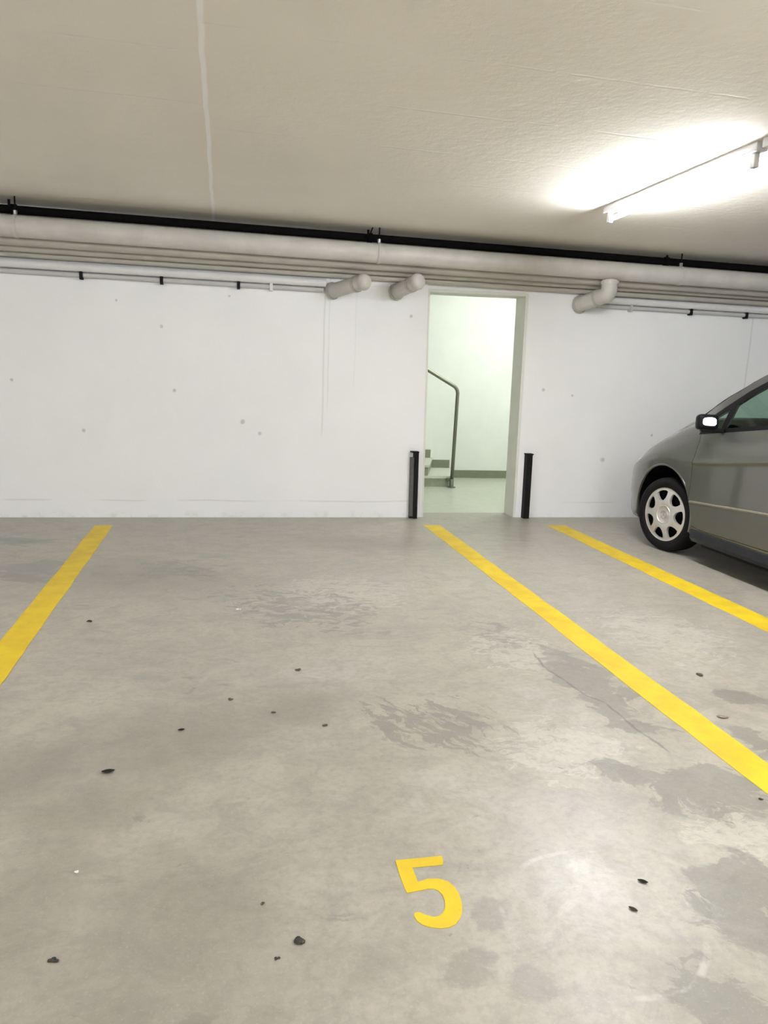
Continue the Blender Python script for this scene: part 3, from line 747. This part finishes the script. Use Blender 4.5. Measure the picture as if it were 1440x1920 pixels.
W_front = [(1.105, 1.022), (.36, 1.118), (-.02, 1.150), (-.06, 1.545), (.25, 1.538), (.45, 1.512), (.586, 1.470), (.754, 1.380), (.923, 1.266), (1.085, 1.140)]
W_front_in = [(.80, 1.095), (.36, 1.150), (.02, 1.178), (-.015, 1.51), (.25, 1.50), (.43, 1.47), (.57, 1.42), (.70, 1.345), (.80, 1.275)]
W_tri_in = [(1.05, 1.052), (.865, 1.078), (.865, 1.225), (.915, 1.205), (1.035, 1.125)]
W_rear = [(-.12, 1.156), (-.92, 1.195), (-1.05, 1.34), (-1.02, 1.50), (-.60, 1.545), (-.13, 1.547)]
W_quart = [(-1.10, 1.205), (-1.62, 1.235), (-1.66, 1.30), (-1.45, 1.44), (-1.12, 1.488)]
D_front = [(1.045, .35), (1.055, .80), (1.05, .955), (1.075, 1.032), (.36, 1.13), (-.085, 1.17), (-.09, .80), (-.06, .30), (.90, .285), (1.0, .30)]
D_rear = [(-.105, .30), (-.11, .80), (-.105, 1.17), (-.95, 1.21), (-1.05, .95), (-1.02, .72), (-.86, .40), (-.80, .295)]
FA, RA, WZ = 1.40, -1.378, .316
def circle(yy, r, n=48): return [(yy + r * math.cos(2 * PI * k / n), WZ + .01 + r * math.sin(2 * PI * k / n)) for k in range(n)]
def pin(q, P):
    x, y = q; c = False; j = len(P) - 1
    for i in range(len(P)):
        if (P[i][1] > y) != (P[j][1] > y) and x < (P[j][0] - P[i][0]) * (y - P[i][1]) / (P[j][1] - P[i][1]) + P[i][0]: c = not c
        j = i
    return c
hull = shell_bm(); hull.normal_update()
regions = []      # (name, 2-D polygon, projector, filter)
class Region:
    def __init__(s, name, pts, vec, filt, lit=None):
        """pts: 3-D outline; vec: direction of the cutting prism"""
        s.name, s.vec, s.filt = name, Vector(vec).normalized(), filt
        s.pts = [Vector(p) for p in pts]
        a = Vector((0, 0, 1)) if abs(s.vec.z) < .8 else Vector((1, 0, 0))
        s.e1 = (a - s.vec * a.dot(s.vec)).normalized(); s.e2 = s.vec.cross(s.e1)
        s.poly = [s.p2(p) for p in s.pts]
        s.bb = (min(p[0] for p in s.poly), max(p[0] for p in s.poly), min(p[1] for p in s.poly), max(p[1] for p in s.poly))
    def p2(s, p): return (p.dot(s.e1), p.dot(s.e2))
    def cut(s, bm):
        n = len(s.pts)
        for i in range(n):
            a, b = s.pts[i], s.pts[(i + 1) % n]; A, B = s.p2(a), s.p2(b)
            lo = (min(A[0], B[0]) - .004, min(A[1], B[1]) - .004); hi = (max(A[0], B[0]) + .004, max(A[1], B[1]) + .004)
            fs = []
            for f in bm.faces:
                c = f.calc_center_median()
                if not s.filt(c): continue
                q = [s.p2(v.co) for v in f.verts]
                if max(t[0] for t in q) < lo[0] or min(t[0] for t in q) > hi[0] or max(t[1] for t in q) < lo[1] or min(t[1] for t in q) > hi[1]: continue
                fs.append(f)
            if not fs: continue
            es = {e for f in fs for e in f.edges}; vs = {v for f in fs for v in f.verts}
            no = (b - a).cross(s.vec).normalized()
            bmesh.ops.bisect_plane(bm, geom=list(vs) + list(es) + fs, dist=1e-5, plane_co=a, plane_no=no)
    def inside(s, c):
        if not s.filt(c): return False
        q = s.p2(c)
        if q[0] < s.bb[0] or q[0] > s.bb[1] or q[1] < s.bb[2] or q[1] > s.bb[3]: return False
        return pin(q, s.poly)
R = []
for sgn in (-1, 1):
    sd = (lambda g: (lambda c: c.x * g > .35))(sgn); P3 = lambda poly: [(0, y, z) for y, z in poly]
    t = 'L' if sgn < 0 else 'R'
    R += [Region('glassF' + t, P3(W_front_in), (1, 0, 0), sd), Region('glassT' + t, P3(W_tri_in), (1, 0, 0), sd), Region('frameF' + t, P3(W_front), (1, 0, 0), sd),
          Region('glassR' + t, P3(inset(W_rear, .026)), (1, 0, 0), sd), Region('frameR' + t, P3(W_rear), (1, 0, 0), sd),
          Region('glassQ' + t, P3(inset(W_quart, .024)), (1, 0, 0), sd), Region('frameQ' + t, P3(W_quart), (1, 0, 0), sd),
          Region('arch', P3(circle(FA + .02, .405)), (1, 0, 0), (lambda g: (lambda c: c.x * g > .5))(sgn)), Region('arch', P3(circle(RA, .405)), (1, 0, 0), (lambda g: (lambda c: c.x * g > .5))(sgn)),
          Region('doorF' + t, P3(D_front), (1, 0, 0), sd), Region('gap', P3(inset(D_front, -.005)), (1, 0, 0), sd),
          Region('doorR' + t, P3(D_rear), (1, 0, 0), sd), Region('gap', P3(inset(D_rear, -.005)), (1, 0, 0), sd)]
R += [Region('windscreen', [(-.62, 1.36, .95), (.62, 1.36, .95), (.54, .50, 1.30), (-.54, .50, 1.30)], (0, .12, .60), lambda c: c.z > 1.0 and c.y > .2),
      Region('rear_window', [(-.50, -2.0, 1.12), (.50, -2.0, 1.12), (.44, -2.0, 1.40), (-.44, -2.0, 1.40)], (0, 1, 0), lambda c: c.y < -1.6)]
def hoodpoly(d): return [(-.66 + d, 1.36, 0), (-.62 + d, 1.9, 0), (-.45 + d, 2.13 - d, 0), (.45 - d, 2.13 - d, 0), (.62 - d, 1.9, 0), (.66 - d, 1.36, 0)]
R += [Region('bonnet', hoodpoly(.005), (0, 0, 1), lambda c: c.z > .65 and c.y > 1.1), Region('gap', hoodpoly(0), (0, 0, 1), lambda c: c.z > .65 and c.y > 1.1)]
for r in R: r.cut(hull)
hull.normal_update()
HN = {v: v.normal.copy() for v in hull.verts}
groups = {}
for f in hull.faces:
    c = f.calc_center_median(); nm = 'body'
    for r in R:
        if r.inside(c): nm = r.name; break
    groups.setdefault(nm, []).append(f)
def sheet(name, faces, m, thick, parent, label=None):
    """give a patch of the hull its own mesh with a real thickness"""
    bm = bmesh.new(); A, B = {}, {}
    for f in faces:
        for v in f.verts:
            if v not in A: A[v] = bm.verts.new(v.co); B[v] = bm.verts.new(v.co - HN[v] * thick)
    fs = set(faces)
    for f in faces:
        try: bm.faces.new([A[v] for v in f.verts]); bm.faces.new([B[v] for v in reversed(f.verts)])
        except ValueError: pass
        for l in f.loops:
            if sum(1 for g in l.edge.link_faces if g in fs) == 1:
                a, b = l.vert, l.link_loop_next.vert
                try: bm.faces.new((A[b], A[a], B[a], B[b]))
                except ValueError: pass
    o = obj(name, bm, m, parent, auto=34, recalc=False)
    if label: o['label'] = label
    return o
def panel_smooth(o, ang=32):
    for p in o.data.polygons: p.use_smooth = True
    try: o.data.set_sharp_from_angle(angle=math.radians(ang))
    except Exception: pass
def islands(faces):
    fs = set(faces); out = []
    while fs:
        st = [fs.pop()]; comp = list(st)
        while st:
            f = st.pop()
            for e in f.edges:
                for g in e.link_faces:
                    if g in fs: fs.remove(g); st.append(g); comp.append(g)
        out.append(comp)
    return sorted(out, key=lambda c: -sum(f.calc_area() for f in c))
isl = islands(groups['body'])
body = sheet('body_shell', isl[0], M_paint, .018, car)
for c in isl[1:]:
    if sum(f.calc_area() for f in c) > .002: sheet('body_panel', c, M_paint, .018, car)
sheet('bonnet', groups['bonnet'], M_paint, .018, car)
sheet('windscreen', groups['windscreen'], M_glass, .004, car); sheet('rear_window', groups['rear_window'], M_glass, .004, car)
doors = []
for k in ('F', 'R'):
    for t in ('L', 'R'):
        doors.append(sheet({'F': 'front_door', 'R': 'rear_door'}[k], max(islands(groups['door' + k + t]), key=len), M_paint, .018, car))
for t in ('L', 'R'):
    for k, nm in (('F', 'front_side_window'), ('R', 'rear_side_window'), ('Q', 'quarter_window')):
        fr_ = sheet('window_frame', groups['frame' + k + t], M_trim, .016, car, 'black window surround')
        sheet(nm, groups['glass' + k + t], M_glass, .004, fr_)
        if k == 'F': sheet('front_quarter_light', groups['glassT' + t], M_glass, .004, fr_)
hull.free()
# black seals along both sides of the windscreen
for sgn in (-1, 1):
    pts = []
    for k in range(17):
        y = 1.30 - .76 * k / 16; v = smoothtab(T_railw, y) - .052; zr, zt = smoothtab(T_rail, y), smoothtab(T_top, y)
        pts.append((sgn * v, y, zr + (zt - zr) * .36))
    obj('windscreen_seal', ntube(pts, .013, seg=10), M_trim, car, smooth=True)
# handles on the doors
for o, s, y, z in zip(doors, (-1, 1, -1, 1), (.10, .10, -.85, -.85), (1.00, 1.00, 1.04, 1.04)):
    bm = bmesh.new(); tube(bm, smooth_path([(s * .855, y + .10, z), (s * .905, y + .08, z + .002), (s * .905, y - .08, z + .006), (s * .855, y - .10, z + .008)], .03, 5), .013, seg=10)
    obj('door_handle', bm, M_paint, o, smooth=True)
# beige rubbing strip on each door, following the panel
def strip_on(o, s, y0, z0, y1, z1):
    bm = bmesh.new(); n = 12; h = .026
    rows = []
    for i in range(n + 1):
        t = i / n; y = y0 + (y1 - y0) * t; z = z0 + (z1 - z0) * t; w = smoothtab(T_w, y) - .005
        rows.append([Vector((s * (w - .01), y, z - h/2)), Vector((s * (w + .008), y, z - h/2 + .004)), Vector((s * (w + .012), y, z)), Vector((s * (w + .008), y, z + h/2 - .004)), Vector((s * (w - .01), y, z + h/2))])
    vv = [[bm.verts.new(p) for p in r] for r in rows]
    for i in range(n):
        for j in range(5): bm.faces.new((vv[i][j], vv[i][(j + 1) % 5], vv[i + 1][(j + 1) % 5], vv[i + 1][j]))
    bm.faces.new(vv[0]); bm.faces.new(vv[-1][::-1])
    a = obj('rubbing_strip', bm, M_strip, o, auto=40); a['label'] = 'pale beige rubbing strip'
for o, s, k in zip(doors, (-1, 1, -1, 1), (0, 0, 1, 1)):
    if k == 0: strip_on(o, s, 1.035, .487, -.075, .565)
    else: strip_on(o, s, -.12, .568, -.90, .60)
# sills
for s in (-1, 1):
    bm = bmesh.new(); P = [(s * .80, .17), (s * .862, .175), (s * .888, .21), (s * .884, .268), (s * .85, .292), (s * .80, .29)]
    prism(bm, [Vector((x, -.93, z)) for x, z in P], (0, 1.91, 0)); sl_ = obj('side_sill', bm, M_sill, car, auto=30); sl_['label'] = 'dark grey plastic sill'
# wheel-arch liners and floor pan (dark)
for yy in (FA + .02, RA):
    for s in (-1, 1):
        bm = bmesh.new(); lathe(bm, [(.0, s * .48), (.404, s * .48), (.404, s * .84), (.40, s * .84), (.40, s * .49), (0, s * .49)], 'X', 48, (0, yy, WZ + .01))
        bmesh.ops.bisect_plane(bm, geom=bm.verts[:] + bm.edges[:] + bm.faces[:], plane_co=(0, 0, .215), plane_no=(0, 0, -1), clear_outer=True)
        obj('arch_liner', bm, M_trim, car, auto=40)
        # rolled lip of the arch
        bm = bmesh.new(); pts = []
        for k in range(41):
            t = math.radians(-12 + 204 * k / 40); y = yy + .412 * math.cos(t); z = WZ + .01 + .412 * math.sin(t)
            if z < .20: continue
            w = smoothtab(T_w, y) - (.012 if z < .6 else .004)
            pts.append((s * (w - .006), y, z))
        tube(bm, pts, .011, seg=10); obj('arch_lip', bm, M_paint, car, smooth=True)
obj('underbody', nbox((-.50, -1.95, .16), (.50, 1.95, .25), .01), M_trim, car)
obj('light_blocking_floor_pan', nbox((-.80, -.90, .135), (.80, .95, .25), .01), M_trim, car)  # hung low and black to block light beneath the car
# interior
obj('dashboard', nbox((-.68, .62, .62), (.68, 1.15, 1.02), .08, 4), M_seat, car, auto=40)
def seat(x, y):
    bm = nbox((x - .24, y - .22, .45), (x + .24, y + .30, .62), .06, 4); s_ = obj('seat', bm, M_seat, car, auto=40)
    bm = nbox((x - .23, -.08, 0), (x + .23, .06, .58), .05, 4)
    for v in bm.verts: v.co = Matrix.Rotation(math.radians(18), 3, 'X') @ v.co + Vector((0, y - .22, .58))
    obj('backrest', bm, M_seat, s_, auto=40)
    bm = nbox((x - .13, -.05, 0), (x + .13, .05, .19), .04, 4)
    for v in bm.verts: v.co += Vector((0, y - .42, 1.17))
    obj('headrest', bm, M_seat, s_, auto=40)
seat(-.36, .05); seat(.36, .05)
obj('rear_bench', nbox((-.62, -1.15, .45), (.62, -.65, .66), .06, 4), M_seat, car, auto=40)
bm = nbox((-.62, -1.28, .6), (.62, -1.13, 1.18), .05, 4); obj('rear_backrest', bm, M_seat, car, auto=40)
bm = bmesh.new(); c0 = Vector((-.36, .50, 1.0)); ax = Vector((0, -.85, .5)).normalized(); uu = Vector((1, 0, 0)); vv_ = ax.cross(uu)
pts = [c0 + (uu * math.cos(2 * PI * k / 36) + vv_ * math.sin(2 * PI * k / 36)) * .18 for k in range(37)]
tube(bm, pts, .014, seg=10, caps=False)
for a in (0, 2.1, 4.2): tube(bm, [c0, c0 + (uu * math.cos(a + PI / 2) + vv_ * math.sin(a + PI / 2)) * .175], .012, seg=8)
tube(bm, [c0 + ax * .02, c0 - ax * .2], .04, seg=14); obj('steering_wheel', bm, M_trim, car, auto=50)
# mirrors
for s in (-1, 1):
    mr = obj('door_mirror', nbox((-.085, -.045, -.065), (.085, .075, .065), .04, 5), M_trim, car, auto=50)
    mr.location = (s * .935, .86, 1.135); mr.scale = (.9, .9, .9); mr.rotation_euler = (math.radians(-7), 0, math.radians(s * 22)); mr['label'] = 'glossy dark door mirror'
    bm = bmesh.new(); 
    pts = []
    for k in range(32):
        t = 2 * PI * k / 32; c_, s_ = math.cos(t), math.sin(t)
        pts.append(Vector((.054 * math.copysign(abs(c_) ** .6, c_) + .006, -.048, .034 * math.copysign(abs(s_) ** .6, s_))))
    prism(bm, pts, (0, .012, 0)); g = obj('mirror_glass', bm, M_mirror, mr); g.rotation_euler = (math.radians(0), 0, s * -.0)
    obj('mirror_arm', nbox((-.05 if s < 0 else -.14, -.02, -.085), (.14 if s < 0 else .05, .05, -.045), .015), M_trim, mr, auto=40)
# lights, grille, plate-less bumper details
def on_nose(s, P, m, name):
    bm = bmesh.new(); a = []
    for (v, z, d) in P: a.append(Vector((s * v, d, z)))
    prism(bm, a, (0, -.06, 0)); return obj(name, bm, m, car)
for s in (-1, 1):
    bm = bmesh.new(); r = bmesh.ops.create_uvsphere(bm, u_segments=24, v_segments=14, radius=1)
    for v in r['verts']:
        v.co = Vector((v.co.x * .15, v.co.y * .12, v.co.z * .075)); v.co.rotate(Matrix.Rotation(s * -.55, 3, 'Z')); v.co += Vector((s * .62, 2.04, .69))
    obj('headlight', bm, M_lens, car, smooth=True)
    bm = nbox((-.07, -.03, -.16), (.07, .03, .16), .025, 3)
    for v in bm.verts: v.co.rotate(Matrix.Rotation(s * .7, 3, 'Z')); v.co += Vector((s * .70, -2.03, .95))
    obj('tail_light', bm, M_red, car, auto=40)
bm = bmesh.new()
for k in range(4): box(bm, (-.36, 2.19, .50 + k * .035), (.36, 2.245, .515 + k * .035), .004)
box(bm, (-.38, 2.19, .485), (.38, 2.225, .635)); obj('grille', bm, M_trim, car)
bm = nbox((-.5, 2.17, .27), (.5, 2.235, .36), .02); obj('lower_intake', bm, M_trim, car, auto=40)
# wheels
def star(bm, r, x0, x1):
    """three-pointed star in a ring, facing +X"""
    lathe(bm, [(r * .86, x0), (r, x0), (r, x1), (r * .86, x1), (r * .86, x0)], 'X', 40)
    P = []
    for k in range(6):
        a = PI / 2 + k * PI / 3; q = r * .9 if k % 2 == 0 else r * .16
        P.append(Vector((x0, q * math.cos(a), q * math.sin(a))))
    prism(bm, P, (x1 - x0, 0, 0))
def wheel(y, s, steer):
    root = empty('wheel', (s * .775, y, WZ), 0); root.parent = car; root.rotation_euler.z = steer + (PI if s < 0 else 0)
    # tyre, outer face towards +X of the wheel
    prof = [(.225, .085), (.235, .098), (.262, .108), (.288, .104), (.306, .090), (.314, .070), (.316, .04), (.316, -.04), (.314, -.07), (.30, -.095), (.26, -.106), (.225, -.09), (.215, 0), (.225, .085)]
    obj('tyre', lathe(bmesh.new(), prof, 'X', 72), M_tyre, root, auto=50)
    obj('rim', lathe(bmesh.new(), [(0, .03), (.20, .03), (.222, .07), (.226, .085), (.20, -.085), (.18, -.0), (0, 0)], 'X', 56), M_iron, root, auto=40)
    disc = obj('disc', lathe(bmesh.new(), [(0, .095), (.05, .095), (.062, .102), (.10, .108), (.13, .106), (.20, .094), (.221, .088), (.229, .090), (.2305, .082), (.222, .074), (.19, .078), (.10, .088), (0, .08)], 'X', 84), M_cap)
    bm = bmesh.new()
    for k in range(7):
        a0 = k * 2 * PI / 7; P = []
        for (r, da) in [(.122, -.12), (.140, -.25), (.172, -.31), (.200, -.30), (.207, -.2), (.209, 0), (.207, .2), (.200, .30), (.172, .31), (.140, .25), (.122, .12), (.119, 0)]:
            P.append(Vector((.05, r * math.cos(a0 + da), r * math.sin(a0 + da))))
        prism(bm, P, (.1, 0, 0))
    bmesh.ops.recalc_face_normals(bm, faces=bm.faces)
    cut = obj('cut', bm, None); me = boolean(disc, [cut]); me.materials.clear(); me.materials.append(M_cap)
    cap = bpy.data.objects.new('wheel_cover', me); COL.objects.link(cap); cap.parent = root; cap['label'] = 'silver seven-spoke wheel cover'; panel_smooth(cap, 35)
    rm(disc, cut)
    bm = bmesh.new(); star(bm, .036, .096, .103); obj('hub_emblem', bm, M_chrome, root)
    bm = bmesh.new(); lathe(bm, [(.068, .100), (.074, .108), (.079, .108), (.084, .102), (.068, .100)], 'X', 48); obj('hub_ring', bm, M_cap, root, auto=40)
    return root
wheel(FA, -1, math.radians(11)); wheel(FA, 1, math.radians(11)); wheel(RA, -1, 0); wheel(RA, 1, 0)

# ------------------------------------------------------------------ world and colour management
w = bpy.data.worlds.new('world'); SC.world = w; w.use_nodes = True
w.node_tree.nodes['Background'].inputs[0].default_value = (.9, .9, 1, 1); w.node_tree.nodes['Background'].inputs[1].default_value = .05
SC.view_settings.view_transform = 'Standard'; SC.view_settings.look = 'None'; SC.view_settings.gamma = 1
SC.view_settings.use_curve_mapping = False
SC.view_settings.exposure = 1.68
